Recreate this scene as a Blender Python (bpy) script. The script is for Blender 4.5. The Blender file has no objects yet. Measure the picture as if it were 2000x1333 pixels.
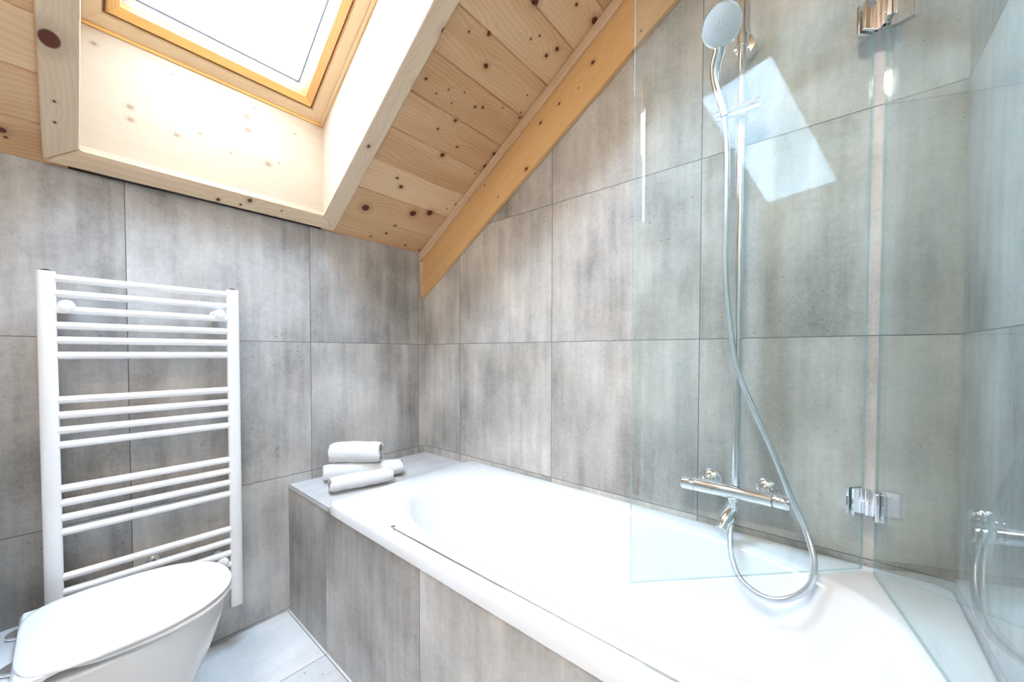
import bpy, bmesh, math, random
from mathutils import Vector, Matrix
random.seed(7)
C = bpy.context.scene.collection
SC = bpy.context.scene
PI = math.pi

# ---------------------------------------------------------------- camera
YAW, PITCH, ROLL = 2.2755718, -0.0236386, 0.0015523
F_PX, CY_PX = 742.395, 706.166
CAM = Vector((1.86888, -1.39330, 1.17291))
fw = Vector((math.cos(YAW)*math.cos(PITCH), math.sin(YAW)*math.cos(PITCH), math.sin(PITCH)))
r0 = Vector((math.sin(YAW), -math.cos(YAW), 0)); u0 = r0.cross(fw)
rr = r0*math.cos(ROLL) + u0*math.sin(ROLL); uu = -r0*math.sin(ROLL) + u0*math.cos(ROLL)
cd = bpy.data.cameras.new('camera'); cam = bpy.data.objects.new('camera', cd); C.objects.link(cam)
cam.matrix_world = Matrix(((rr.x, uu.x, -fw.x, CAM.x), (rr.y, uu.y, -fw.y, CAM.y), (rr.z, uu.z, -fw.z, CAM.z), (0, 0, 0, 1)))
cd.sensor_width = 36; cd.lens = F_PX/2000*36; cd.clip_start = 0.02
cd.shift_y = (CY_PX-666.5)/2000
SC.camera = cam

# ---------------------------------------------------------------- world, lamps, exposure
SKY = 13.0
w = bpy.data.worlds.new('sky'); SC.world = w; w.use_nodes = True
bgn = w.node_tree.nodes['Background']; bgn.inputs[0].default_value = (0.58, 0.765, 1.0, 1); bgn.inputs[1].default_value = SKY

def area_lamp(name, loc, rot, size, power, col, shape='DISK', size_y=None):
    l = bpy.data.lights.new(name, 'AREA'); l.shape = shape; l.size = size
    if size_y: l.size_y = size_y
    l.energy = power; l.color = col
    o = bpy.data.objects.new(name, l); o.location = loc; o.rotation_euler = rot; C.objects.link(o); return o
# added fill lamp to brighten the walls, on the sloping ceiling, out of the picture behind the photographer, facing square off the slope
LPX, LPY, LPW = 1.68, -1.98, 14
area_lamp('added_fill_light', (LPX+.062*.525, LPY, 1.7575+.617*LPX-.062*.851), (0, -math.atan(0.617), 0), 0.36, LPW, (1.0, 0.90, 0.79))

SC.view_settings.view_transform = 'Standard'; SC.view_settings.look = 'None'
SC.view_settings.gamma = 1; SC.view_settings.use_curve_mapping = False
SC.view_settings.exposure = 2.05
cy = SC.cycles
cy.use_denoising = True; cy.max_bounces = 14; cy.diffuse_bounces = 8; cy.glossy_bounces = 8
cy.transmission_bounces = 10; cy.transparent_max_bounces = 24
cy.sample_clamp_indirect = 30; cy.caustics_reflective = False; cy.caustics_refractive = False

# ---------------------------------------------------------------- dimensions
T = 0.603            # tile module
ZJ = 1.2189          # height of the main horizontal joint
LX = 2.10            # room length along the shower wall
YB = -2.5            # wall behind the photographer
ZC, SL = 1.7575, 0.617   # ceiling height at the low wall and its slope
COS = 1/math.sqrt(1+SL*SL)
TUB_X0, TUB_Y0, TUB_Z = 0.40, -0.752, 0.600
LEDGE_Z = 0.576
def ceil_z(x, off=0): return ZC + SL*x + off

# ---------------------------------------------------------------- node helpers
class NT:
    def __init__(s, name):
        s.m = bpy.data.materials.new(name); s.m.use_nodes = True
        s.t = s.m.node_tree; s.n = s.t.nodes; s.l = s.t.links
        s.bsdf = s.n['Principled BSDF']
    def _set(s, sock, v):
        if v is None: return
        if isinstance(v, bpy.types.NodeSocket): s.l.new(v, sock)
        else: sock.default_value = v
    def math(s, op, a, b=None, c=None, clamp=False):
        n = s.n.new('ShaderNodeMath'); n.operation = op; n.use_clamp = clamp
        s._set(n.inputs[0], a); s._set(n.inputs[1], b); s._set(n.inputs[2], c); return n.outputs[0]
    def vmath(s, op, a, b=None):
        n = s.n.new('ShaderNodeVectorMath'); n.operation = op
        s._set(n.inputs[0], a); s._set(n.inputs[1], b)
        return n.outputs['Value'] if op == 'LENGTH' else n.outputs['Vector']
    def xyz(s, v):
        n = s.n.new('ShaderNodeSeparateXYZ'); s._set(n.inputs[0], v); return n.outputs
    def comb(s, x=0.0, y=0.0, z=0.0):
        n = s.n.new('ShaderNodeCombineXYZ'); s._set(n.inputs[0], x); s._set(n.inputs[1], y); s._set(n.inputs[2], z); return n.outputs[0]
    def noise(s, vec, scale, detail=3, rough=0.55, dist=0.0):
        n = s.n.new('ShaderNodeTexNoise'); s._set(n.inputs['Vector'], vec); n.inputs['Scale'].default_value = scale
        n.inputs['Detail'].default_value = detail; n.inputs['Roughness'].default_value = rough; n.inputs['Distortion'].default_value = dist
        return n.outputs['Fac'] if 'Fac' in n.outputs else n.outputs[0]
    def white(s, v):
        n = s.n.new('ShaderNodeTexWhiteNoise'); n.noise_dimensions = '3D'; s._set(n.inputs['Vector'], v); return n.outputs['Value'], n.outputs['Color']
    def ramp(s, v, a, b, lo=0.0, hi=1.0, smooth=True):
        n = s.n.new('ShaderNodeMapRange'); n.interpolation_type = 'SMOOTHSTEP' if smooth else 'LINEAR'; n.clamp = True
        s._set(n.inputs['Value'], v); n.inputs['From Min'].default_value = a; n.inputs['From Max'].default_value = b
        n.inputs['To Min'].default_value = lo; n.inputs['To Max'].default_value = hi; return n.outputs['Result']
    def mix(s, f, a, b):
        n = s.n.new('ShaderNodeMix'); n.data_type = 'RGBA'; s._set(n.inputs[0], f)
        for i, v in ((6, a), (7, b)):
            if isinstance(v, tuple): v = v + (1,) if len(v) == 3 else v
            s._set(n.inputs[i], v)
        return n.outputs[2]
    def obj(s): return s.n.new('ShaderNodeTexCoord').outputs['Object']
    def bump(s, h, strength, dist):
        n = s.n.new('ShaderNodeBump'); n.inputs['Strength'].default_value = strength; n.inputs['Distance'].default_value = dist
        s._set(n.inputs['Height'], h); s.l.new(n.outputs[0], s.bsdf.inputs['Normal'])

def plain(name, col, rough=0.4, metal=0.0, coat=0.0, vary=0.03, spec=0.5):
    k = NT(name); v = k.noise(k.obj(), 9, 3)
    a = tuple(c*(1-vary) for c in col); b = tuple(min(1, c*(1+vary)) for c in col)
    k.l.new(k.mix(v, a, b), k.bsdf.inputs['Base Color'])
    k.bsdf.inputs['Roughness'].default_value = rough; k.bsdf.inputs['Metallic'].default_value = metal
    k.bsdf.inputs['Coat Weight'].default_value = coat; k.bsdf.inputs['Specular IOR Level'].default_value = spec
    return k.m

def tile_mat(name, ha, va, h0, v0, dark=(0.11, 0.108, 0.105), light=(0.68, 0.665, 0.645), seed=0.0, streak_v=True, th=T, tv=T, rough=0.42, blotch=1.0):
    """large concrete-look porcelain tiles; ha/va = object axes across and up"""
    k = NT(name); c = k.obj(); x = k.xyz(c); H, V = x[ha], x[va]
    hh = k.math('DIVIDE', k.math('SUBTRACT', H, h0), th); vv = k.math('DIVIDE', k.math('SUBTRACT', V, v0), tv)
    ih, iv = k.math('FLOOR', hh), k.math('FLOOR', vv); fh, fv = k.math('FRACT', hh), k.math('FRACT', vv)
    eh = k.math('MULTIPLY', k.math('MINIMUM', fh, k.math('SUBTRACT', 1.0, fh)), th)
    ev = k.math('MULTIPLY', k.math('MINIMUM', fv, k.math('SUBTRACT', 1.0, fv)), tv)
    e = k.math('MINIMUM', eh, ev)
    grout = k.ramp(e, 0.0008, 0.0017, 1.0, 0.0)
    rnd, rcol = k.white(k.comb(ih, iv, seed+0.37))
    off = k.vmath('SCALE', rcol); off.node.inputs['Scale'].default_value = 40.0
    P = k.vmath('ADD', k.comb(H, V, 0.0), off)
    sv = k.vmath('MULTIPLY', P, (26.0, 1.6, 1.0) if streak_v else (1.6, 26.0, 1.0))
    mv = k.vmath('MULTIPLY', P, (7.0, 2.2, 1.0) if streak_v else (2.2, 7.0, 1.0))
    streak = k.noise(sv, 1.0, 4, 0.6); mid = k.noise(mv, 1.0, 4, 0.6, 0.3)
    cloud = k.noise(P, 2.6, 4, 0.55); weave = k.noise(k.vmath('MULTIPLY', P, (1.0, 3.0, 1.0)), 190.0, 2, 0.6)
    spot = k.noise(P, 62.0, 3, 0.6)
    f = k.math('ADD', k.math('MULTIPLY', streak, 0.42), k.math('MULTIPLY', mid, 0.62))
    f = k.math('ADD', f, k.math('MULTIPLY', cloud, 0.85*blotch)); f = k.math('ADD', f, k.math('MULTIPLY', weave, 0.30))
    f = k.math('ADD', f, k.math('MULTIPLY', spot, 0.22))
    f = k.math('ADD', f, k.math('MULTIPLY', rnd, 0.12))
    t0 = (0.42+0.62+0.85*blotch+0.30+0.22)*0.5+0.06
    g = k.ramp(f, t0-0.42, t0+0.30, 0.0, 1.0, False)
    col = k.mix(g, dark, light)
    # dark mineral flecks, denser in the darker clouds
    fl = k.ramp(spot, 0.63, 0.72); fl = k.math('MULTIPLY', fl, k.ramp(cloud, 0.56, 0.40))
    col = k.mix(k.math('MULTIPLY', fl, 0.55), col, (0.05, 0.048, 0.045))
    # a slightly warmer cast in places
    warm = k.ramp(k.noise(P, 3.3, 2), 0.42, 0.62)
    wn = k.n.new('ShaderNodeMix'); wn.data_type = 'RGBA'; wn.blend_type = 'MULTIPLY'; k._set(wn.inputs[0], k.math('MULTIPLY', warm, 0.5))
    k.l.new(col, wn.inputs[6]); wn.inputs[7].default_value = (1.0, 0.95, 0.89, 1); col = wn.outputs[2]
    col = k.mix(grout, col, (0.10, 0.10, 0.105))
    k.l.new(col, k.bsdf.inputs['Base Color'])
    k.l.new(k.math('ADD', k.math('MULTIPLY', streak, 0.16), rough-0.08), k.bsdf.inputs['Roughness'])
    h = k.math('SUBTRACT', k.math('MULTIPLY', weave, 0.08), grout); k.bump(h, 0.35, 0.0012)
    return k.m

def wood_mat(name, along, across, third=None, plank=None, knots=(), light=(0.80, 0.60, 0.40), dark=(0.62, 0.40, 0.21), tone=0.10, rough=0.45, slope=False,
             knot_col=(0.11, 0.025, 0.012), ring=60.0, seed=0.0, knot_amt=1.0, contrast=1.0):
    """pine boards. along/across = object axes; plank=(origin, width) in the across axis; knots = (across, along, r_across, r_along)"""
    k = NT(name); c = k.obj(); x = k.xyz(c); A, X = x[along], x[across]
    Z = x[3-along-across]
    if slope:      # boards that run up the slope: turn the axes with them
        c_, s_ = COS, COS*SL
        A = k.math('ADD', k.math('MULTIPLY', x[0], c_), k.math('MULTIPLY', x[2], s_))
        X = k.math('SUBTRACT', k.math('MULTIPLY', x[2], c_), k.math('MULTIPLY', x[0], s_)); Z = x[1]
    uv = k.comb(X, A, 0.0)
    if plank:
        idx = k.math('FLOOR', k.math('DIVIDE', k.math('SUBTRACT', X, plank[0]), plank[1]))
    else: idx = 0.0
    rnd, rc = k.white(k.comb(idx, seed+1.3, 0.5))
    off = k.math('MULTIPLY', rnd, 37.0)
    if knots:
        d = None
        for (kx, ka, rx, ra) in knots:
            q = k.vmath('MULTIPLY', k.vmath('SUBTRACT', uv, (kx, ka, 0.0)), (1.0/rx, 1.0/ra, 0.0))
            L = k.vmath('LENGTH', q)
            # weak knots fade with size: distance in metres also matters for the swirl
            d = L if d is None else k.math('MINIMUM', d, L)
    warp = k.noise(k.comb(k.math('ADD', k.math('MULTIPLY', X, 5.0), off), k.math('MULTIPLY', A, 1.1), k.math('MULTIPLY', Z, 3.0)), 1.0, 3, 0.5, 0.4)
    t = k.math('ADD', k.math('MULTIPLY', X, ring), k.math('MULTIPLY', warp, 9.0)); t = k.math('ADD', t, off)
    if knots:
        sw = k.math('DIVIDE', 4.2, k.math('ADD', d, 0.6)); t = k.math('ADD', t, sw)
    s = k.math('FRACT', t)
    band = k.math('MULTIPLY', k.ramp(s, 0.0, 0.82), k.ramp(s, 0.86, 1.0, 1.0, 0.0))
    fine = k.noise(k.comb(k.math('MULTIPLY', X, 260.0), k.math('MULTIPLY', A, 4.0), off), 1.0, 2, 0.6)
    broad = k.noise(k.comb(k.math('MULTIPLY', X, 9.0), k.math('MULTIPLY', A, 0.9), off), 1.0, 2, 0.5)
    g = k.math('ADD', k.math('MULTIPLY', band, 0.26*contrast), k.math('MULTIPLY', fine, 0.22)); g = k.math('ADD', g, k.math('MULTIPLY', k.ramp(broad, 0.35, 0.7), 0.42*contrast))
    g = k.math('ADD', g, k.math('MULTIPLY', k.math('SUBTRACT', rnd, 0.5), tone*7)); 
    g = k.math('ADD', g, -0.05, clamp=True)
    col = k.mix(g, light, dark)
    if knots:
        halo = k.math('MULTIPLY', k.ramp(d, 3.2, 1.0), 0.45*knot_amt); col = k.mix(halo, col, tuple(c*0.62 for c in dark))
        core = k.math('MULTIPLY', k.ramp(d, 1.12, 0.88), knot_amt); col = k.mix(core, col, knot_col)
    k.l.new(col, k.bsdf.inputs['Base Color']); k.bsdf.inputs['Roughness'].default_value = rough
    k.bsdf.inputs['Specular IOR Level'].default_value = 0.35
    k.bump(k.math('SUBTRACT', 0.0, g), 0.12, 0.001)
    return k.m

def glass_mat(name, tint):
    """clear pane: straight-through transmission with surface reflection by Fresnel on both faces of the slab"""
    k = NT(name); k.n.remove(k.bsdf)
    fr = k.n.new('ShaderNodeFresnel'); geo = k.n.new('ShaderNodeNewGeometry')
    ior = k.math('ADD', 1.62, k.math('MULTIPLY', geo.outputs['Backfacing'], 1/1.62-1.62)); k.l.new(ior, fr.inputs['IOR'])
    tr = k.n.new('ShaderNodeBsdfTransparent'); tr.inputs[0].default_value = tint+(1,)
    gl = k.n.new('ShaderNodeBsdfGlossy'); gl.inputs['Roughness'].default_value = 0.0; gl.inputs['Color'].default_value = (1, 1, 1, 1)
    mx = k.n.new('ShaderNodeMixShader'); k.l.new(fr.outputs[0], mx.inputs[0]); k.l.new(tr.outputs[0], mx.inputs[1]); k.l.new(gl.outputs[0], mx.inputs[2])
    k.l.new(mx.outputs[0], k.n['Material Output'].inputs['Surface']); return k.m

# ---------------------------------------------------------------- mesh helpers
def to_obj(name, bm, m, parent=None, smooth=False, bevel=0.0, seg=2, sharp=40):
    me = bpy.data.meshes.new(name); bmesh.ops.recalc_face_normals(bm, faces=bm.faces[:]); bm.to_mesh(me); bm.free()
    ms = m if isinstance(m, (list, tuple)) else [m]
    for q in ms: me.materials.append(q)
    o = bpy.data.objects.new(name, me); C.objects.link(o)
    if parent: o.parent = parent
    if bevel:
        b = o.modifiers.new('bevel', 'BEVEL'); b.width = bevel; b.segments = seg; b.limit_method = 'ANGLE'; b.angle_limit = math.radians(sharp)
        b.harden_normals = True
    if smooth or bevel:
        for p in me.polygons: p.use_smooth = True
        if not bevel:
            me.set_sharp_from_angle(angle=math.radians(sharp))
    return o
def box(bm, x0, x1, y0, y1, z0, z1, mi=0):
    vs = [bm.verts.new((x, y, z)) for z in (z0, z1) for x, y in ((x0, y0), (x1, y0), (x1, y1), (x0, y1))]
    fs = [(0, 3, 2, 1), (4, 5, 6, 7), (0, 1, 5, 4), (1, 2, 6, 5), (2, 3, 7, 6), (3, 0, 4, 7)]
    for f in fs: bm.faces.new([vs[i] for i in f]).material_index = mi
def hexa(bm, pts, mi=0):
    vs = [bm.verts.new(p) for p in pts]
    for f in ((0, 3, 2, 1), (4, 5, 6, 7), (0, 1, 5, 4), (1, 2, 6, 5), (2, 3, 7, 6), (3, 0, 4, 7)): bm.faces.new([vs[i] for i in f]).material_index = mi
def prism(bm, poly, axis, a0, a1):
    """extrude a polygon (list of 2-D points) along axis 0/1/2"""
    def P(p, a):
        q = list(p); q.insert(axis, a); return q
    A = [bm.verts.new(P(p, a0)) for p in poly]; B = [bm.verts.new(P(p, a1)) for p in poly]; n = len(poly)
    bm.faces.new(A[::-1]); bm.faces.new(B)
    for i in range(n): bm.faces.new((A[i], A[(i+1) % n], B[(i+1) % n], B[i]))
def frame_of(d):
    d = Vector(d).normalized(); a = Vector((0, 0, 1)) if abs(d.z) < 0.9 else Vector((1, 0, 0))
    u = d.cross(a).normalized(); return d, u, d.cross(u).normalized()
def lathe(bm, org, d, prof, n=32, cap=True):
    """prof = [(distance along d, radius)]"""
    d, u, v = frame_of(d); org = Vector(org); rings = []
    for (t, r) in prof:
        rings.append([bm.verts.new(org+d*t+(u*math.cos(2*PI*i/n)+v*math.sin(2*PI*i/n))*r) for i in range(n)])
    for a, b in zip(rings, rings[1:]):
        for i in range(n): bm.faces.new((a[i], a[(i+1) % n], b[(i+1) % n], b[i]))
    if cap: bm.faces.new(rings[0][::-1]); bm.faces.new(rings[-1])
def smooth_path(pts, k=8):
    P = [Vector(p) for p in pts]; P = [P[0]*2-P[1]]+P+[P[-1]*2-P[-2]]; out = []
    for i in range(1, len(P)-2):
        a, b, c, d = P[i-1:i+3]
        for j in range(k):
            t = j/k; out.append(0.5*((2*b)+(c-a)*t+(2*a-5*b+4*c-d)*t*t+(3*b-a-3*c+d)*t**3))
    out.append(P[-2]); return out
def tube(bm, pts, rad, n=16, cap=True):
    R = rad if callable(rad) else (lambda s: rad)
    rings = []; up = None; N = len(pts)
    for i, p in enumerate(pts):
        t = (pts[min(i+1, N-1)]-pts[max(i-1, 0)]).normalized()
        if up is None: _, up, _ = frame_of(t)
        up = (up-t*up.dot(t)).normalized(); v = t.cross(up); r = R(i/(N-1))
        rings.append([bm.verts.new(p+(up*math.cos(2*PI*j/n)+v*math.sin(2*PI*j/n))*r) for j in range(n)])
    for a, b in zip(rings, rings[1:]):
        for j in range(n): bm.faces.new((a[j], a[(j+1) % n], b[(j+1) % n], b[j]))
    if cap: bm.faces.new(rings[0][::-1]); bm.faces.new(rings[-1])
def loft(bm, rings, cap0=True, cap1=True):
    R = [[bm.verts.new(p) for p in r] for r in rings]; n = len(R[0])
    for a, b in zip(R, R[1:]):
        for i in range(n): bm.faces.new((a[i], a[(i+1) % n], b[(i+1) % n], b[i]))
    if cap0: bm.faces.new(R[0][::-1])
    if cap1: bm.faces.new(R[-1])
    return R
def empty(name, loc, label, cat, group=None):
    o = bpy.data.objects.new(name, None); o.location = loc; o.empty_display_size = 0.05; C.objects.link(o)
    o['label'] = label; o['category'] = cat
    if group: o['group'] = group
    return o
def tag(o, label, cat, group=None, kind=None):
    o['label'] = label; o['category'] = cat
    if group: o['group'] = group
    if kind: o['kind'] = kind
    return o
def adopt(o, parent):
    """keep world placement while the mesh is written in world coordinates"""
    o.parent = parent; o.matrix_parent_inverse = Matrix.Translation(parent.location).inverted(); return o
def struct(o, label=None, cat=None):
    o['kind'] = 'structure'
    if label: o['label'] = label; o['category'] = cat
    return o

# ---------------------------------------------------------------- materials
M = {}
M['tile_low'] = tile_mat('tile_low_wall', 1, 2, -0.6488, ZJ-2*T, seed=0.0)
M['tile_shower'] = tile_mat('tile_shower_wall', 0, 2, 0.3113, ZJ-2*T, seed=3.0, dark=(0.12, 0.113, 0.103), light=(0.70, 0.655, 0.60))
M['tile_right'] = tile_mat('tile_right_wall', 1, 2, -0.45, ZJ-2*T, seed=5.0)
M['tile_front'] = tile_mat('tile_surround', 0, 2, 0.375, -0.03, seed=8.0)
M['tile_ledge'] = tile_mat('tile_ledge', 0, 1, -0.1, -0.75, dark=(0.36, 0.355, 0.35), light=(0.66, 0.65, 0.64), seed=11.0, th=1.0, tv=0.9)
M['tile_floor'] = tile_mat('tile_floor', 0, 1, 0.385, -0.76, dark=(0.50, 0.50, 0.50), light=(0.80, 0.80, 0.79), seed=13.0)
M['tile_box'] = tile_mat('tile_cistern_box', 0, 2, 0.0, 0.0, seed=15.0)
M['plaster'] = plain('grey_plaster', (0.36, 0.35, 0.34), 0.8)
M['ceramic'] = plain('white_ceramic', (0.72, 0.73, 0.74), 0.08, coat=0.6, vary=0.01)
M['acrylic'] = plain('white_acrylic', (0.80, 0.81, 0.82), 0.16, coat=0.3, vary=0.01)
M['enamel'] = plain('white_enamel', (0.86, 0.87, 0.88), 0.25, coat=0.2, vary=0.01)
M['lid'] = plain('white_lid_plastic', (0.86, 0.87, 0.88), 0.2, coat=0.3, vary=0.01)
M['chrome'] = plain('chrome', (0.86, 0.88, 0.90), 0.06, metal=1.0, vary=0.01)
M['satin'] = plain('satin_aluminium', (0.90, 0.91, 0.92), 0.3, metal=0.6, vary=0.01)
M['hose'] = plain('silver_hose', (0.62, 0.68, 0.72), 0.25, metal=0.75, coat=0.5)
M['face'] = plain('grey_spray_face', (0.66, 0.71, 0.79), 0.45)
M['black'] = plain('black_plastic', (0.012, 0.012, 0.014), 0.5)
M['gasket'] = plain('grey_gasket', (0.10, 0.11, 0.13), 0.5)
M['alu_white'] = plain('pale_sash_spacer', (0.75, 0.77, 0.80), 0.35)
M['seal'] = plain('milky_seal', (0.60, 0.64, 0.74), 0.35)
M['glass'] = glass_mat('clear_glass', (0.945, 0.982, 0.978))
M['pane'] = glass_mat('window_glass', (0.97, 0.985, 0.99))
M['edge'] = plain('green_glass_edge', (0.22, 0.42, 0.42), 0.12, coat=1.0)
_t = M['edge'].node_tree; _mx = _t.nodes.new('ShaderNodeMixShader'); _tr = _t.nodes.new('ShaderNodeBsdfTransparent'); _tr.inputs[0].default_value = (0.80, 0.95, 0.94, 1)
_mx.inputs[0].default_value = 0.45; _t.links.new(_tr.outputs[0], _mx.inputs[1]); _t.links.new(_t.nodes['Principled BSDF'].outputs[0], _mx.inputs[2]); _t.links.new(_mx.outputs[0], _t.nodes['Material Output'].inputs[0])
M['lamp'] = None

def towel_mat():
    k = NT('white_terry'); o = k.obj(); n = k.noise(o, 320, 2, 0.7); n2 = k.noise(o, 40, 3)
    k.l.new(k.mix(n, (0.66, 0.65, 0.65), (0.80, 0.80, 0.80)), k.bsdf.inputs['Base Color']); k.bsdf.inputs['Roughness'].default_value = 0.95
    k.bsdf.inputs['Sheen Weight'].default_value = 0.3
    k.bump(k.math('ADD', n, n2), 0.6, 0.003); return k.m
M['towel'] = towel_mat()

# ---------------------------------------------------------------- room shell
TH = 0.12
bm = bmesh.new(); box(bm, -TH, LX+TH, YB-TH, TH, -0.1, 0.0); struct(to_obj('floor', bm, M['tile_floor']), 'pale grey porcelain tiled bathroom floor beside the bath', 'floor')
bm = bmesh.new(); box(bm, -TH, 0.0, YB-TH, TH, 0.0, ZC-0.002); struct(to_obj('wall_left', bm, M['tile_low']), 'low grey concrete-look tiled wall behind the towel radiator', 'wall')
bm = bmesh.new(); prism(bm, [(0.0, 0.0), (LX, 0.0), (LX, ceil_z(LX)), (0.0, ceil_z(0))], 1, 0.0, TH)
struct(to_obj('wall_back', bm, M['tile_shower']), 'grey-beige concrete-look tiled wall behind the shower, topped by the sloping ceiling', 'wall')
bm = bmesh.new(); prism(bm, [(YB-TH, 0.0), (TH, 0.0), (TH, ceil_z(LX)), (YB-TH, ceil_z(LX))], 0, LX, LX+TH)
struct(to_obj('wall_right', bm, M['tile_right']), 'grey tiled end wall seen through the fixed glass panel', 'wall')
bm = bmesh.new(); prism(bm, [(0.0, 0.0), (LX, 0.0), (LX, ceil_z(LX)), (0.0, ceil_z(0))], 1, YB-TH, YB)
struct(to_obj('wall_front', bm, M['plaster']), 'grey plastered wall behind the photographer', 'wall')

# sloping ceiling of pine boards with grooves; opening for the roof window
OY0, OY1 = -1.357, -0.617        # window shaft in y
OX0, OX1 = 0.085, 1.32           # shaft opening in x at the ceiling
PL0, PLW = 0.112-0.1325, 0.1325
kpx = [((0.1618, -0.4588), .017, .011), ((0.2066, -0.2240), .0165, .011), ((0.2360, -0.142), .016, .0105),
       ((0.125, -.315), .0055, .005), ((0.088, -.353), .0055, .005), ((0.063, -.42), .005, .004), ((0.083, -.212), .0055, .005), ((0.068, -.11), .005, .004)]
def Cpx(x, y):
    """a feature of the boarded ceiling, measured once in the photograph, as a point on the sloping plane"""
    d = fw + (x-1000)/F_PX*rr - (y-CY_PX)/F_PX*uu
    t = (ZC + SL*CAM.x - CAM.z)/(d.z - SL*d.x); p = CAM+d*t; return p.x, p.y
kn = [(a[0][0], a[0][1], a[1]*COS, a[1]) for a in kpx[:3]]
for (cx, cyy, r) in [(430,1103,.006),(386,1140,.006),(310,1155,.0045),(480,1198,.0055),(548,1222,.005),(440,870,.0055),(458,913,.0085),(660,758,.009),
        (732,718,.005),(723,590,.0065),(638,630,.0045),(915,753,.010),(870,812,.0085),(820,522,.005),(857,525,.0055),(690,438,.003),(768,453,.003),
        (705,505,.003),(630,457,.003),(873,322,.0085),(790,155,.0035),(886,167,.006),(1045,550,.003),(1037,576,.004),(1168,272,.0065),(1220,240,.0075),
        (1092,190,.0035),(1135,175,.0035),(1403,100,.012),(1315,22,.005),(1113,8,.012),(822,848,.003),(725,998,.0035),(683,1020,.003),(580,385,.005),(955,527,.0025),(1075,465,.003)]:
    a, b = Cpx(600+cx/2.5, cyy/2.5); kn.append((a, b, r*COS, r*1.15))
for (cx, cyy, r) in [(3, 254, .009), (11, 268, .004), (-60, 170, .01)]:
    a, b = Cpx(cx, cyy); kn.append((a, b, r*COS, r))
for i in range(26):
    kn.append((random.uniform(1.3, 2.1), random.uniform(-2.4, -0.1), random.uniform(.004, .01), random.uniform(.005, .012)))
M['pine_ceiling'] = wood_mat('pine_ceiling_boards', 1, 0, plank=(PL0, PLW), knots=kn, light=(0.78, 0.55, 0.33), dark=(0.54, 0.31, 0.145), tone=0.13, ring=75)
bm = bmesh.new()
x = PL0; i = 0
while x < LX+0.01:
    xa, xb = max(x, -0.06), min(x+PLW, LX+TH)
    G = 0.0032; D = 0.008
    def strip(y0, y1, xa=xa, xb=xb, x=x):
        lo = [(xa, D if xa > -0.05 else 0), (xa+G, 0), (xb-G, 0), (xb, D)]
        poly = [(p[0], ceil_z(p[0], p[1])) for p in lo] + [(xb, ceil_z(xb, 0.02)), (xa, ceil_z(xa, 0.02))]
        prism(bm, poly, 1, y0, y1)
    if xb <= OX0 or xa >= OX1: strip(YB, 0.0)
    else:
        strip(YB, OY0-0.02); strip(OY1+0.02, 0.0)
    x += PLW; i += 1
ce = to_obj('ceiling', bm, M['pine_ceiling']); struct(ce, 'sloping ceiling of knotty pine boards', 'ceiling')
# roof build-up above the boards (closes the room around the shaft)
bm = bmesh.new()
def slab(x0, x1, y0, y1, o0=0.021, o1=0.42): hexa(bm, [(x0, y0, ceil_z(x0, o0)), (x1, y0, ceil_z(x1, o0)), (x1, y1, ceil_z(x1, o0)), (x0, y1, ceil_z(x0, o0)),
                                            (x0, y0, ceil_z(x0, o1)), (x1, y0, ceil_z(x1, o1)), (x1, y1, ceil_z(x1, o1)), (x0, y1, ceil_z(x0, o1))])
slab(-TH, LX+TH, YB-TH, OY0-0.03); slab(-TH, LX+TH, OY1+0.03, TH); slab(OX1+0.03, LX+TH, OY0-0.03, OY1+0.03)
slab(-TH, 0.045, OY0-0.03, OY1+0.03)
ro = to_obj('ceiling_roof', bm, M['plaster']); struct(ro, 'roof thickness above the boarded ceiling', 'roof')

def lin_knots(lst, ax):
    out = []
    for (x, y, r) in lst:
        d = fw + (x-1000)/F_PX*rr - (y-CY_PX)/F_PX*uu
        if ax == 'x': t = (0.077-CAM.x)/d.x; p = CAM+d*t; out.append((p.z, p.y, r*0.8, r))
        elif ax in ('y', 'w'): t = ((OY1 if ax == 'y' else -0.022)-CAM.y)/d.y; p = CAM+d*t; out.append((COS*p.z-COS*SL*p.x, COS*p.x+COS*SL*p.z, r*.75, r))
        else:
            t = (ZC-0.02 + SL*CAM.x - CAM.z)/(d.z - SL*d.x); p = CAM+d*t; out.append((p.x, p.y, r, r) if ax == 'b' else (p.y, p.x, r, r))
    return out
# board along the wall under the ceiling
bk = []
M['pine_beam'] = wood_mat('pine_wall_board', 0, 2, slope=True, knots=lin_knots([(1158,122,.009),(1092,203,.006),(1056,240,.007),(1028,330,.009),(973,385,.004),(895,474,.003),(946,362,.004),(1252,60,.004),(1130,172,.003)], 'w'), light=(0.74, 0.46, 0.21), dark=(0.60, 0.34, 0.135), tone=0.0, ring=24, contrast=0.8)
M['pine_batten'] = wood_mat('pine_batten', 0, 2, slope=True, light=(0.76, 0.58, 0.39), dark=(0.52, 0.33, 0.18), tone=0.0, ring=40)
X2 = LX-0.001
bm = bmesh.new(); prism(bm, [(0.002, ceil_z(0.002, -0.262)), (X2, ceil_z(X2, -0.262)), (X2, ceil_z(X2, -0.003)), (0.002, ceil_z(0.002, -0.003))], 1, -0.022, 0.0)
b1 = to_obj('trim_board', bm, M['pine_beam'], bevel=0.002); struct(b1, 'honey-coloured pine board running up the wall under the sloping ceiling', 'trim')
bm = bmesh.new(); prism(bm, [(0.002, ceil_z(0.002, -0.050)), (X2, ceil_z(X2, -0.050)), (X2, ceil_z(X2, -0.002)), (0.002, ceil_z(0.002, -0.002))], 1, -0.036, -0.0225)
box(bm, 0.002, 0.020, -0.036, -0.0225, ceil_z(0, -0.262), ceil_z(0, -0.055))
b2 = to_obj('trim_batten', bm, M['pine_batten'], bevel=0.003); struct(b2, 'pale pine batten along the top of the wall board', 'trim')

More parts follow.
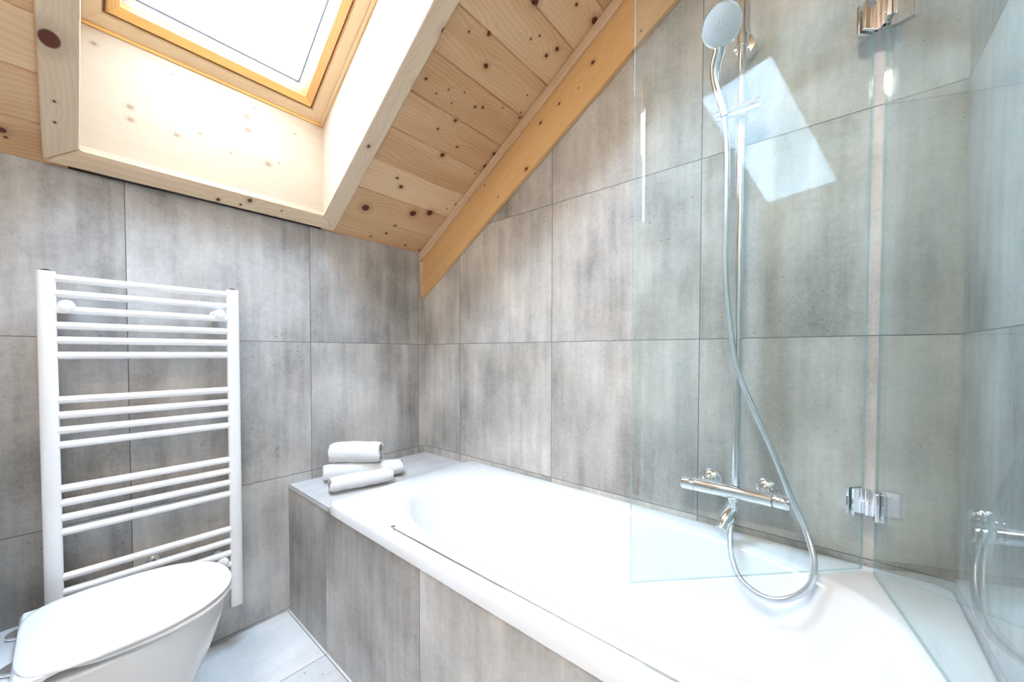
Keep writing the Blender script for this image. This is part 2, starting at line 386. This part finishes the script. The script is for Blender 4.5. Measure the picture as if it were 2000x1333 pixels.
# ---------------------------------------------------------------- roof window
W0 = 2.193-SL*0.077     # window plane height at x = 0
def win_z(x, off=0): return W0+SL*x+off
WX0, WX1 = 0.077, 1.10
kl = [(2.02, -1.1, .006, .007)]
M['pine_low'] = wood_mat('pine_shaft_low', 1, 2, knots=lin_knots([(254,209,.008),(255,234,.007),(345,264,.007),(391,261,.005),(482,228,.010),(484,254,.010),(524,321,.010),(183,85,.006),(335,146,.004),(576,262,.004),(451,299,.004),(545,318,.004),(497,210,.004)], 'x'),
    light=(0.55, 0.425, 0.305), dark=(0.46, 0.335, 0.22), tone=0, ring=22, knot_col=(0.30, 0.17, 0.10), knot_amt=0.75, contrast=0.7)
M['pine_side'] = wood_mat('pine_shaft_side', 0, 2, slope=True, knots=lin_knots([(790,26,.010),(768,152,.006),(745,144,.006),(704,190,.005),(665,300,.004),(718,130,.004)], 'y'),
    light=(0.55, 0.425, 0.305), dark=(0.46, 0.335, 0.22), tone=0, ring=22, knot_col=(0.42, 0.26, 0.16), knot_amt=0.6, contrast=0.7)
win = empty('window_1', (0.6, -0.987, 2.3), 'roof window in a deep pale pine shaft cut into the sloping ceiling', 'window'); win['kind'] = 'structure'
def put(name, bm, m, **k): return adopt(to_obj(name, bm, m, **k), win)
# shaft boards
bm = bmesh.new(); box(bm, 0.045, 0.077, OY0, OY1, ceil_z(0.077, 0.0), win_z(0.07, 0.0)); put('lower_lining', bm, M['pine_low'])
def side_poly(): return [(0.060, ceil_z(0.06)), (OX1, ceil_z(OX1)), (WX1, win_z(WX1)), (0.060, win_z(0.06))]
bm = bmesh.new(); prism(bm, side_poly(), 1, OY1, OY1+0.022); put('side_lining', bm, M['pine_side'])
bm = bmesh.new(); prism(bm, side_poly(), 1, OY0-0.022, OY0); put('side_lining', bm, M['pine_side'])
bm = bmesh.new(); prism(bm, [(OX1, ceil_z(OX1)), (OX1+0.03, ceil_z(OX1+0.03)), (WX1+0.03, win_z(WX1+0.03)), (WX1, win_z(WX1))], 1, OY0-0.02, OY1+0.02); put('upper_lining', bm, M['pine_side'])
# casing boards on the ceiling around the opening
M['pine_case_v'] = wood_mat('pine_casing_slope', 0, 1, knots=lin_knots([(96,76,.019),(814,166,.010),(868,62,.011),(720,286,.006),(106,198,.003),(107,239,.003)], 't'),
    light=(0.76, 0.62, 0.45), dark=(0.58, 0.42, 0.27), tone=0, ring=58, contrast=0.9)
M['pine_case_h'] = wood_mat('pine_casing_low', 1, 0, knots=lin_knots([(488,392,.008),(470,400,.004),(426,390,.006),(91,306,.005),(550,412,.003)], 'b'),
    light=(0.80, 0.64, 0.46), dark=(0.62, 0.45, 0.28), tone=0, ring=40)
CX0, CX1, CY0, CY1 = 0.024, 1.40, -1.428, -0.546
IX0, IX1, IY0, IY1 = OX0+0.002, OX1, OY0+0.003, OY1-0.003
def casing(q, m):
    bm = bmesh.new(); lo = [(a, b, ceil_z(a, -0.020)) for a, b in q]; hi = [(a, b, ceil_z(a, 0.0)) for a, b in q]
    hexa(bm, lo+hi); return put('casing_board', bm, m, bevel=0.006, seg=4, sharp=60)
casing([(CX0, CY0), (IX0, IY0), (IX0, IY1), (CX0, CY1)], M['pine_case_h'])
casing([(CX0+.001, CY1), (IX0+.001, IY1), (IX1, IY1), (CX1, CY1)], M['pine_case_v'])
casing([(CX0+.001, CY0), (CX1, CY0), (IX1, IY0), (IX0+.001, IY0)], M['pine_case_v'])
casing([(IX1, IY0), (CX1, CY0), (CX1, CY1), (IX1, IY1)], M['pine_case_h'])

M['pine_frame'] = wood_mat('lacquered_frame', 1, 0, light=(0.72, 0.54, 0.35), dark=(0.62, 0.42, 0.23), tone=0, ring=45, contrast=0.6)
M['pine_sash'] = wood_mat('lacquered_sash', 1, 0, light=(0.78, 0.46, 0.15), dark=(0.68, 0.36, 0.10), tone=0, ring=70, contrast=0.8)
M['pine_sash2'] = wood_mat('lacquered_sash_side', 0, 1, light=(0.80, 0.48, 0.20), dark=(0.60, 0.28, 0.09), tone=0, ring=110, contrast=1.5)
M['pine_frame2'] = wood_mat('lacquered_frame_side', 0, 1, light=(0.72, 0.54, 0.35), dark=(0.62, 0.42, 0.23), tone=0, ring=60, contrast=0.6)
N = Vector((-SL, 0, 1)).normalized(); U = Vector((1, 0, SL)).normalized()
def WP(u, y, n):
    """u = distance up the slope from the lower lining, y, n = height above the window plane"""
    o = Vector((0.077, 0, win_z(0.077))); p = o+U*u+N*n; return (p.x, y, p.z)
UL = (WX1-0.077)/COS
def rail(u0, u1, y0, y1, prof, name, mats, parent_name=None):
    """mitred picture frame: rectangle u0..u1 x y0..y1 is the OUTER edge; prof = [(inset, height)] closed polygon"""
    cor = [(u0, y0, 1, 1), (u1, y0, -1, 1), (u1, y1, -1, -1), (u0, y1, 1, -1)]
    bm = bmesh.new(); rings = []
    for (u, y, su, sy) in cor: rings.append([bm.verts.new(WP(u+su*i, y+sy*i, n)) for i, n in prof])
    k = len(prof)
    for c in range(4):
        a, b = rings[c], rings[(c+1) % 4]
        for j in range(k):
            f = bm.faces.new((a[j], a[(j+1) % k], b[(j+1) % k], b[j])); f.material_index = 0 if c in (1, 3) else 1
    return put(name, bm, mats)
# outer frame with rebate for the lining, gap, tilting sash, pale spacer, gasket, pane
rail(-0.035, UL+0.02, OY0-0.022, OY1+0.022, [(0.0, 0.0), (0.034, 0.0), (0.034, 0.012), (0.076, 0.020), (0.080, 0.026), (0.080, 0.055), (0.098, 0.055), (0.098, 0.12), (0.0, 0.12)], 'outer_frame', [M['pine_frame'], M['pine_frame2']])
rail(-0.001, UL+0.001, OY0-0.001, OY1+0.001, [(0.0, 0.0), (0.0025, -0.0005), (0.006, 0.004), (0.006, 0.0125), (0.0, 0.0125)], 'frame_groove', [M['pine_sash'], M['pine_sash']])
rail(0.052, UL-0.06, OY0+0.064, OY1-0.064, [(0.0, 0.024), (0.003, 0.018), (0.030, 0.030), (0.034, 0.040), (0.036, 0.10), (0.0, 0.10)], 'sash', [M['pine_sash'], M['pine_sash2']])
rail(0.086, UL-0.094, OY0+0.098, OY1-0.098, [(0.0, 0.050), (0.026, 0.062), (0.026, 0.080), (0.0, 0.080)], 'spacer', [M['alu_white'], M['alu_white']])
rail(0.110, UL-0.118, OY0+0.122, OY1-0.122, [(0.0, 0.060), (0.0035, 0.063), (0.0035, 0.078), (0.0, 0.078)], 'gasket', [M['gasket'], M['gasket']])
bm = bmesh.new()
ua, ub, ya, yb = 0.095, UL-0.10, OY0+0.105, OY1-0.105
hexa(bm, [WP(ua, ya, 0.072), WP(ub, ya, 0.072), WP(ub, yb, 0.072), WP(ua, yb, 0.072), WP(ua, ya, 0.076), WP(ub, ya, 0.076), WP(ub, yb, 0.076), WP(ua, yb, 0.076)])
put('pane', bm, M['pane'])

# ---------------------------------------------------------------- bath surround
bm = bmesh.new()
box(bm, 0.001, LX-0.001, -0.751, -0.728, 0.0005, 0.556)          # tiled front
box(bm, 0.001, 0.378, -0.728, -0.001, 0.30, 0.556)           # core under the ledge
sur = to_obj('bath_surround', bm, M['tile_front'])
tag(sur, 'grey tiled box built around the bath with a ledge at its left end', 'bath surround')
bm = bmesh.new(); box(bm, 0.001, TUB_X0-0.001, -0.752, -0.001, 0.5565, LEDGE_Z)
lg = to_obj('ledge_top', bm, M['tile_ledge'], parent=sur, bevel=0.004, seg=3)

# ---------------------------------------------------------------- bathtub
tub = empty('bathtub', (1.25, -0.376, 0.0), 'white rectangular bathtub with an oval basin set in the tiled surround', 'bathtub')
def sup(cx, cyy, a, b, n, N=96):
    out = []
    for i in range(N):
        t = 2*PI*i/N; c, s = math.cos(t), math.sin(t)
        out.append((cx+a*abs(c)**(2/n)*(1 if c >= 0 else -1), cyy+b*abs(s)**(2/n)*(1 if s >= 0 else -1)))
    return out
def rrect(x0, x1, y0, y1, r, N=96):
    """rounded rectangle sampled by angle so that it pairs with sup()"""
    cx, cyy = (x0+x1)/2, (y0+y1)/2; a, b = (x1-x0)/2, (y1-y0)/2; out = []
    for i in range(N):
        t = 2*PI*i/N; c, s = math.cos(t), math.sin(t)
        n = 2/(2/60); px, py = a*abs(c)**(2/60)*(1 if c >= 0 else -1), b*abs(s)**(2/60)*(1 if s >= 0 else -1)
        out.append((cx+px, cyy+py))
    return out
bm = bmesh.new()
x0, x1, y0, y1 = TUB_X0, LX-0.002, TUB_Y0-0.002, -0.002
tcx, tcy = (x0+x1)/2, (y0+y1)/2
NN = 192
def boxang(x0, x1, y0, y1, r):
    """rounded-corner rectangle, NN points, matching angles"""
    cx, cyy, a, b = (x0+x1)/2, (y0+y1)/2, (x1-x0)/2, (y1-y0)/2; out = []
    for i in range(NN):
        t = 2*PI*(i+0.5)/NN; dx, dy = math.cos(t)*a, math.sin(t)*b
        # ray to the rectangle boundary
        m = max(abs(dx)/a, abs(dy)/b); px, py = dx/m, dy/m
        qx, qy = abs(px)-(a-r), abs(py)-(b-r)
        if qx > 0 and qy > 0:
            L = math.hypot(qx, qy); qx, qy = qx/L*r, qy/L*r
            px = math.copysign(a-r+qx, px); py = math.copysign(b-r+qy, py)
        out.append((cx+px, cyy+py))
    return out
def supn(cx, cyy, a, b, n):
    out = []
    for i in range(NN):
        t = 2*PI*(i+0.5)/NN; c, s = math.cos(t), math.sin(t)
        r = (abs(c)**n+abs(s)**n)**(-1/n); out.append((cx+a*c*r, cyy+b*s*r))
    return out
R3 = lambda pts, z: [(p[0], p[1], z) for p in pts]
rings = [R3(boxang(x0+0.02, x1-0.02, y0+0.02, y1-0.02, .01), 0.559), R3(boxang(x0, x1, y0, y1, .012), 0.559),
         R3(boxang(x0, x1, y0, y1, .012), 0.590), R3(boxang(x0+.003, x1-.003, y0+.003, y1-.003, .011), 0.5975), R3(boxang(x0+.010, x1-.010, y0+.010, y1-.010, .010), TUB_Z)]
bx, by = 1.262, -0.372
prof = [(0.745, 0.320, 2.65, 0.5996), (0.735, 0.311, 2.65, 0.5988), (0.722, 0.300, 2.65, 0.5945), (0.712, 0.292, 2.6, 0.584), (0.704, 0.286, 2.6, 0.570),
        (0.688, 0.276, 2.5, 0.53), (0.660, 0.263, 2.5, 0.47), (0.625, 0.242, 2.5, 0.40), (0.580, 0.230, 2.5, 0.32), (0.54, 0.214, 2.5, 0.25),
        (0.50, 0.190, 2.5, 0.205), (0.44, 0.16, 2.4, 0.185), (0.2, 0.08, 2.2, 0.178), (0.02, 0.008, 2, 0.176)]
for k_, (a, b, n, z) in enumerate(prof):
    sh = 0.05*max(0, (0.57-z)/0.4)
    rings.append(R3(supn(bx+sh, by, a, b, n), z))
loft(bm, rings, cap0=False)
t_ = adopt(to_obj('basin', bm, M['acrylic'], smooth=True, sharp=60), tub)
bm = bmesh.new(); lathe(bm, (1.30, by, 0.1775), (0, 0, 1), [(0, 0.035), (0.004, 0.035), (0.006, 0.030), (0.0061, 0.0)][:3], 40)
adopt(to_obj('drain', bm, M['chrome'], smooth=True), tub)
# thin chrome sill strip on the front rim
st = empty('threshold_strip', (1.43, -0.722, TUB_Z), 'thin chrome strip with an end cap lying on the front rim of the bath', 'strip')
bm = bmesh.new(); box(bm, 0.806, 2.094, -0.7255, -0.7190, TUB_Z, TUB_Z+0.009); adopt(to_obj('strip', bm, M['chrome'], bevel=0.001), st)
bm = bmesh.new(); box(bm, 0.793, 0.806, -0.7290, -0.7150, TUB_Z, TUB_Z+0.016); adopt(to_obj('end_cap', bm, M['chrome'], bevel=0.002), st)

# ---------------------------------------------------------------- folding glass screen
A0, A1 = Vector((1.494, -0.503)), Vector((1.929, -0.049))
B0, B1 = Vector((1.955, -0.062)), Vector((2.083, -0.690))
GZ0, GZ1 = 0.607, 2.20
scr = empty('bath_screen', (2.0, -0.3, 0.6), 'two-panel folding clear glass bath screen with chrome hinges', 'bath screen')
def panel(P0, P1, th=0.006):
    bm = bmesh.new(); d = (P1-P0).normalized(); n = Vector((-d.y, d.x))*th/2
    q = [P0-n, P1-n, P1+n, P0+n]
    vs = [bm.verts.new((p.x, p.y, z)) for z in (GZ0, GZ1) for p in q]
    for f, mi in (((0, 3, 2, 1), 1), ((4, 5, 6, 7), 1), ((0, 1, 5, 4), 0), ((1, 2, 6, 5), 1), ((2, 3, 7, 6), 0), ((3, 0, 4, 7), 1)):
        bm.faces.new([vs[i] for i in f]).material_index = mi
    return adopt(to_obj('glass_panel', bm, [M['glass'], M['edge']]), scr)
panel(A0, A1); panel(B0, B1)
# clear sealing fin on the hinge side of the fixed panel
d = (B1-B0).normalized(); n2 = Vector((-d.y, d.x))
bm = bmesh.new(); s0 = B0-d*0.008
hexa(bm, [(*(s0-n2*.0035), GZ0), (*(B0-n2*.0035-d*.001), GZ0), (*(B0+n2*.0035-d*.001), GZ0), (*(s0+n2*.0035), GZ0),
          (*(s0-n2*.0035), GZ1), (*(B0-n2*.0035-d*.001), GZ1), (*(B0+n2*.0035-d*.001), GZ1), (*(s0+n2*.0035), GZ1)])
adopt(to_obj('seal', bm, M['glass']), scr)
bm = bmesh.new()
prism(bm, [(LX-.001, -.694), (LX-.001, -.664)] + [(2.080-.012*math.sin(a), -.679-.015*math.cos(a)) for a in [PI-PI*j/14 for j in range(15)]], 2, TUB_Z+.001, 2.235)
o = adopt(to_obj('wall_profile', bm, M['chrome'], smooth=True), scr); o['label'] = 'rounded polished wall profile'
def hinge(z0, z1):
    h = bpy.data.objects.new('hinge', None); C.objects.link(h); h.parent = scr
    h.location = Vector((1.940, -0.058, z0))-scr.location
    wl = Vector((1.940, -0.058, z0))
    def ad(o): o.parent = h; o.matrix_parent_inverse = Matrix.Translation(wl).inverted(); return o
    da = (A1-A0).normalized(); na = Vector((-da.y, da.x)); db = (B1-B0).normalized(); nb = Vector((-db.y, db.x))
    for (E, dd, nn_, s) in ((A1, -da, na, 1), (B0, db, nb, 1)):
        for sg in (-1, 1):
            bm = bmesh.new(); q0 = E-dd*0.004+nn_*sg*0.0035; q1 = E+dd*0.036+nn_*sg*0.0035; q2 = q1+nn_*sg*0.008; q3 = q0+nn_*sg*0.008
            pts = [q0, q1, q2, q3]
            hexa(bm, [(p.x, p.y, z0) for p in pts]+[(p.x, p.y, z1) for p in pts])
            ad(to_obj('clamp_plate', bm, M['chrome'], bevel=0.0012))
    c = Vector((1.943, -0.058)); zm = (z0+z1)/2
    for q in (c-Vector((0.006, -0.004)), c+Vector((0.007, -0.006))):
        bm = bmesh.new()
        lathe(bm, (q.x, q.y, z0), (0, 0, 1), [(0, 0.0065), (0.001, 0.0078), (zm-z0-.0015, 0.0078), (zm-z0-.001, 0.006), (zm-z0+.001, 0.006), (zm-z0+.0015, 0.0078), (z1-z0-.001, 0.0078), (z1-z0, 0.0065)], 24)
        ad(to_obj('barrel', bm, M['chrome'], smooth=True))
hinge(0.752, 0.822); hinge(1.985, 2.055)

# ---------------------------------------------------------------- shower rail, mixer, hand shower, hose
mx = empty('bath_mixer', (1.636, 0.0, 0.745), 'chrome thermostatic bath mixer bar with a short spout on the tiled wall', 'mixer tap')
MY, MZ = -0.072, 0.745
bm = bmesh.new(); lathe(bm, (1.528, MY, MZ), (1, 0, 0), [(0, .0205), (.001, .0215), (.207, .0215), (.208, .0205)], 40)
adopt(to_obj('body', bm, M['chrome'], smooth=True), mx)
for xs, xe in ((1.487, 1.527), (1.737, 1.781)):
    bm = bmesh.new(); lathe(bm, (xs, MY, MZ), (1, 0, 0), [(0, .017), (.002, .0205), (.004, .0215), (xe-xs-.004, .0215), (xe-xs-.002, .0205), (xe-xs, .017)], 40)
    adopt(to_obj('handle', bm, M['chrome'], smooth=True), mx)
for xw in (1.562, 1.716):
    bm = bmesh.new(); lathe(bm, (xw, -0.0005, MZ+.012), (0, -1, 0), [(0, .034), (.004, .0345), (.012, .033), (.020, .028), (.026, .020), (.028, .014), (.052, .013)], 40)
    adopt(to_obj('escutcheon', bm, M['chrome'], smooth=True), mx)
bm = bmesh.new(); lathe(bm, (1.638, MY, MZ-.018), (0, 0, -1), [(0, .016), (.008, .016), (.010, .013), (.030, .014), (.033, .017)], 32)
adopt(to_obj('diverter', bm, M['chrome'], smooth=True), mx)
bm = bmesh.new()
sp = smooth_path([(1.638, MY+.004, MZ-.048), (1.634, MY-.012, MZ-.058), (1.624, MY-.038, MZ-.078), (1.617, MY-.054, MZ-.100)], 8)
tube(bm, sp, lambda s: .018+.004*math.sin(PI*min(1, s*1.2))-.002*s, 28)
adopt(to_obj('spout', bm, M['chrome'], smooth=True), mx)
bm = bmesh.new(); box(bm, 1.768, 1.772, MY-.024, MY-.019, MZ-.006, MZ+.004); adopt(to_obj('temperature_stop', bm, M['chrome'], bevel=.001), mx)

ra = empty('shower_rail', (1.643, 0.0, 0.77), 'tall vertical chrome shower rail rising from the mixer', 'shower rail')
RX, RY = 1.643, -0.070
bm = bmesh.new(); lathe(bm, (RX, RY, 0.768), (0, 0, 1), [(0, .0125), (1.325, .0125), (1.326, .0105), (1.70, .0105)], 32); adopt(to_obj('riser_pipe', bm, M['chrome'], smooth=True), ra)
bm = bmesh.new(); lathe(bm, (RX, RY, 2.083), (0, 0, 1), [(0, .0135), (.002, .0155), (.034, .0155), (.036, .0135)], 32)
lathe(bm, (RX, RY+.012, 2.108), (0, 1, 0), [(0, .014), (.018, .014), (.020, .028), (.0575, .031)], 32)
adopt(to_obj('wall_bracket', bm, M['chrome'], smooth=True), ra)
sl = (1.585, -0.104, 1.885)
bm = bmesh.new(); lathe(bm, sl, (1, 0, 0), [(0, .0145), (.002, .0165), (.112, .0165), (.114, .0145)], 32)
lathe(bm, (RX, RY, 1.868), (0, 0, 1), [(0, .018), (.034, .018)], 28)
adopt(to_obj('slider', bm, M['chrome'], smooth=True), ra)

def Ypx(x, y, yy):
    """point of the hose on the vertical plane y = yy, measured once from the photograph"""
    d = fw + (x-1000)/F_PX*rr - (y-CY_PX)/F_PX*uu
    return CAM+d*((yy-CAM.y)/d.y)
hs = empty('hand_shower', (1.605, -0.12, 1.86), 'round chrome hand shower with pale grey face parked in the slider', 'hand shower')
HC = Vector((1.611, -0.19, 2.088)); HN = Vector((0.24, -0.74, -0.63)).normalized()
bm = bmesh.new(); lathe(bm, HC, HN, [(-.024, .012), (-.022, .030), (-.018, .044), (-.008, .0515), (0.002, .0525), (.005, .051), (.0055, .048)], 56)
adopt(to_obj('head', bm, M['chrome'], smooth=True), hs)
bm = bmesh.new(); lathe(bm, HC+HN*.0056, HN, [(0, .0470), (.0012, .0470), (.0018, .046)], 56)
fo = adopt(to_obj('spray_plate', bm, M['face'], smooth=True), hs); fo['label'] = 'pale grey spray plate'
bm = bmesh.new(); _, u_, v_ = frame_of(HN)
for rr_, cnt in ((.008, 6), (.014, 8)):
    for i in range(cnt):
        a = 2*PI*i/cnt+rr_*40; p = HC+HN*.0072+(u_*math.cos(a)+v_*math.sin(a))*rr_
        lathe(bm, p, HN, [(0, .0011), (.001, .0008)], 6)
no = adopt(to_obj('nozzles', bm, M['gasket'], smooth=True), hs); no['kind'] = 'stuff'
bm = bmesh.new(); nk = HC-HN*.012
hp = smooth_path([HC-HN*.014+Vector((-.194, .6, -.776))*.030]+[Ypx(*q) for q in [(1403, 104, -.150), (1397, 128, -.139), (1397, 155, -.129), (1404, 185, -.120), (1411, 208, -.116), (1415, 228, -.114)]], 8)
tube(bm, hp, lambda s: .0165-.0035*s if s < .85 else .0135-.002*(s-.85)/.15, 24)
adopt(to_obj('handle', bm, M['chrome'], smooth=True), hs)

hp = [Ypx(1415, 230, -.114)]+[Ypx(*q) for q in [(1420, 300, -.112), (1419, 420, -.105), (1417, 520, -.10), (1424, 620, -.10), (1440, 720, -.105), (1472, 800, -.115), (1508, 880, -.125),
      (1545, 970, -.135), (1575, 1040, -.16), (1590, 1100, -.19), (1580, 1146, -.205), (1540, 1170, -.215), (1495, 1168, -.215), (1450, 1136, -.20), (1430, 1092, -.165), (1426, 1050, -.125), (1428, 1022, -.098)]]
bm = bmesh.new(); tube(bm, smooth_path(hp, 10), .0078, 16)
ho = to_obj('shower_hose', bm, M['hose'], smooth=True); tag(ho, 'silver shower hose hanging in a long loop from hand shower to mixer', 'hose')

# ---------------------------------------------------------------- towel radiator
rd = empty('towel_radiator', (0.05, -1.197, 0.17), 'white ladder towel radiator with horizontal tubes on the low tiled wall', 'radiator')
Z0, Z1 = 0.172, 1.413
for (ya, yb) in ((-1.446, -1.407), (-0.988, -0.948)):
    bm = bmesh.new(); ym = (ya+yb)/2; hw = (yb-ya)/2
    poly = [(0.062, ya+.002), (0.062, yb-.002)] + [(0.082+.009*math.cos(a), ym+hw*math.sin(a)) for a in [PI/2-PI*j/14 for j in range(15)]]
    prism(bm, poly, 2, Z0, Z1); adopt(to_obj('post', bm, M['enamel'], bevel=.0015, sharp=50), rd)
    bm = bmesh.new(); lathe(bm, (0.076, ym, Z1-.0005), (0, 0, 1), [(0, .0125), (.003, .012), (.0032, .007), (.0055, .0065)], 20)
    c = adopt(to_obj('end_cap', bm, M['black'], smooth=True), rd); c['label'] = 'small black cap'
zs = [1.394, 1.348, 1.300, 1.252, 1.2075, 1.161, 1.0255, .979, .9325, .888, .754, .710, .6645, .620, .481, .434, .388, .343, .297, .252]
for z in zs:
    bm = bmesh.new(); pts = [Vector((0.078, -1.41+0.425*t/12, z)) for t in range(13)]
    tube(bm, pts, .0118, 20); adopt(to_obj('tube', bm, M['enamel'], smooth=True), rd)
for (yy, z) in ((-1.388, 1.312), (-1.010, 1.316), (-1.385, 0.36), (-1.012, 0.36)):
    bm = bmesh.new(); lathe(bm, (0.001, yy, z), (1, 0, 0), [(0, .016), (.006, .016), (.008, .010), (.064, .010), (.066, .0165), (.088, .0185), (.093, .016), (.095, .010)], 28)
    adopt(to_obj('wall_bracket', bm, M['enamel'], smooth=True), rd)
vc = empty('wall_cap', (0.0, -1.198, 0.419), 'small round chrome screw cap on the wall behind the radiator tubes', 'wall cap')
bm = bmesh.new(); lathe(bm, (0.0005, -1.198, 0.419), (1, 0, 0), [(0, .018), (.006, .018), (.011, .013), (.012, .009)], 28); adopt(to_obj('ring', bm, M['chrome'], smooth=True), vc)
bm = bmesh.new(); lathe(bm, (0.0127, -1.198, 0.419), (1, 0, 0), [(0, .0065), (.002, .006)], 6); adopt(to_obj('screw', bm, M['gasket']), vc)

# ---------------------------------------------------------------- toilet
wc = empty('toilet', (0.38, -1.34, 0.0), 'white toilet with closed slim lid in front of the towel radiator', 'toilet')
TC = 0.382
def dshape(hw, yb, yt, z, nb=5.0, n=64, rb=0.03):
    """D outline: straight back at yb with small corners, round nose at yt"""
    out = []; ym = yb+(yt-yb)*0.42
    for i in range(n):
        t = 2*PI*(i+.5)/n; c, s = math.cos(t), math.sin(t)
        if s >= 0: e = 2.25; r = (abs(c)**e+abs(s)**e)**(-1/e); out.append((TC+hw*c*r, ym+(yt-ym)*s*r, z))
        else: e = nb; r = (abs(c)**e+abs(s)**e)**(-1/e); k = 1-0.07*(min(1, abs(s*r))**2); out.append((TC+hw*c*r*k, ym+(ym-yb)*s*r, z))
    return out
LT = 0.470
bm = bmesh.new(); loft(bm, [dshape(.190, -1.478, -1.064, LT-.012), dshape(.1945, -1.482, -1.060, LT-.009), dshape(.195, -1.483, -1.0595, LT-.004), dshape(.1925, -1.481, -1.062, LT-.001), dshape(.185, -1.474, -1.070, LT)])
lid = adopt(to_obj('lid', bm, M['lid'], smooth=True, sharp=50), wc)
# downturned hinge cover at the back of the lid
bm = bmesh.new()
prf = [(-1.484, LT-.014), (-1.486, LT-.030), (-1.480, LT-.046), (-1.468, LT-.052), (-1.456, LT-.048), (-1.449, LT-.036), (-1.444, LT-.024), (-1.432, LT-.016), (-1.41, LT-.0125)]
prism(bm, prf+[(-1.41, LT-.0065), (-1.478, LT-.0065)], 0, TC-.178, TC+.180)
adopt(to_obj('hinge_cover', bm, M['lid'], bevel=.002, sharp=35), wc)
bm = bmesh.new(); loft(bm, [dshape(.184, -1.40, -1.066, LT-.028), dshape(.188, -1.42, -1.062, LT-.025), dshape(.188, -1.42, -1.062, LT-.020), dshape(.184, -1.40, -1.066, LT-.0172)])
adopt(to_obj('seat', bm, M['lid'], smooth=True, sharp=50), wc)
bm = bmesh.new()
lev = [(0.0005, .150, -1.205), (.03, .148, -1.203), (.12, .150, -1.180), (.20, .156, -1.148), (.28, .165, -1.112), (.34, .174, -1.090), (.39, .181, -1.076), (.42, .184, -1.070), (LT-.040, .185, -1.069), (LT-.036, .180, -1.073)]
loft(bm, [dshape(hw, -1.598, yt, z, nb=9) for z, hw, yt in lev])
adopt(to_obj('bowl', bm, M['ceramic'], smooth=True, sharp=50), wc)
for xx in (.262, .430):
    bm = bmesh.new(); lathe(bm, (xx, -1.479, LT-.0335), (0, 0, 1), [(0, .027), (.004, .027), (.006, .0235), (.0065, .021)], 32)
    h_ = adopt(to_obj('hinge', bm, M['chrome'], smooth=True), wc); h_['label'] = 'round chrome lid hinge'
# tiled cistern box behind the toilet, outside the picture
bm = bmesh.new(); box(bm, 0.001, 0.95, -1.85, -1.60, 0.0005, 1.12)
struct(to_obj('wall_cistern', bm, M['tile_box']), 'low tiled cistern box behind the toilet', 'wall')

# ---------------------------------------------------------------- towels
def towel_roll(loc, ang, length, r, turns=2.6, flat=1.0, seed=1, label='', tilt=0.0):
    rnd = random.Random(seed); bm = bmesh.new(); ns, nl = 96, 20; th = r/(turns+.6)
    ph = [rnd.uniform(0, 6.28) for _ in range(8)]
    grid = []
    for j in range(nl+1):
        v = j/nl-.5; row = []
        for i in range(ns+1):
            t = i/ns; a = 2*PI*turns*t - PI*0.35
            rad = r*(0.16+0.84*t) - th*0.32
            endr = 1-0.13*max(0, (abs(v)-.38)/.12)**2
            wob = 1+.03*math.sin(a*1.0+ph[0]+v*5)+.022*math.sin(2*a+ph[1]-v*9)+.014*math.sin(5*v*6+ph[2])
            x_ = math.cos(a)*rad*wob*endr; z_ = math.sin(a)*rad*wob*endr
            if z_ < 0: z_ *= .86
            z_ *= flat; x_ *= (2-flat)
            yl = v*length*(1+.02*math.sin(a+ph[3])*(1-t))+(.002*math.sin(3*a+ph[4]))*(abs(v)*2)**3
            row.append(bm.verts.new((x_, yl, z_)))
        grid.append(row)
    for j in range(nl):
        for i in range(ns): bm.faces.new((grid[j][i], grid[j][i+1], grid[j+1][i+1], grid[j+1][i]))
    o = to_obj('rolled_towel', bm, M['towel'], smooth=True, sharp=180)
    s_ = o.modifiers.new('thick', 'SOLIDIFY'); s_.thickness = th*.66; s_.offset = 0
    b_ = o.modifiers.new('soft', 'BEVEL'); b_.width = th*.22; b_.segments = 3; b_.limit_method = 'ANGLE'; b_.angle_limit = math.radians(60)
    tx = bpy.data.textures.new('terry_lumps', 'CLOUDS'); tx.noise_scale = .035
    d_ = o.modifiers.new('lumps', 'DISPLACE'); d_.texture = tx; d_.strength = .006; d_.mid_level = .5
    o.location = loc; o.rotation_euler = (tilt, 0, ang)
    tag(o, label, 'towel', 'white towels rolled up on the tiled ledge'); return o
def rot_for(p, q): return math.atan2(-(q[0]-p[0]), q[1]-p[1])
a0, a1 = (.262, -.680), (.322, -.435)
towel_roll(((a0[0]+a1[0])/2, (a0[1]+a1[1])/2, LEDGE_Z+.0335), rot_for(a0, a1), .262, .040, flat=.92, seed=3, label='white rolled towel lying at the front, its long side against the bath rim')
a0, a1 = (.092, -.640), (.274, -.335)
towel_roll(((a0[0]+a1[0])/2, (a0[1]+a1[1])/2, LEDGE_Z+.038), rot_for(a0, a1), .345, .044, flat=.95, seed=8, label='white rolled towel lying behind, its spiral end sticking out towards the corner')
a0, a1 = (.070, -.590), (.232, -.425)
towel_roll(((a0[0]+a1[0])/2, (a0[1]+a1[1])/2, LEDGE_Z+.117), rot_for(a0, a1), .225, .058, flat=1.0, seed=14, label='white rolled towel resting on top of the two lower ones')

# ---------------------------------------------------------------- body of the added fill lamp, unseen behind the photographer
lp = empty('added_fill_lamp', (LPX, LPY, ceil_z(LPX)), 'added round white fill lamp on the sloping ceiling, unseen behind the photographer', 'lamp')
bm = bmesh.new(); lathe(bm, (LPX, LPY, ceil_z(LPX)), (COS*SL, 0, -COS), [(0, .19), (.045, .19)], 48); adopt(to_obj('housing', bm, M['enamel'], smooth=True), lp)
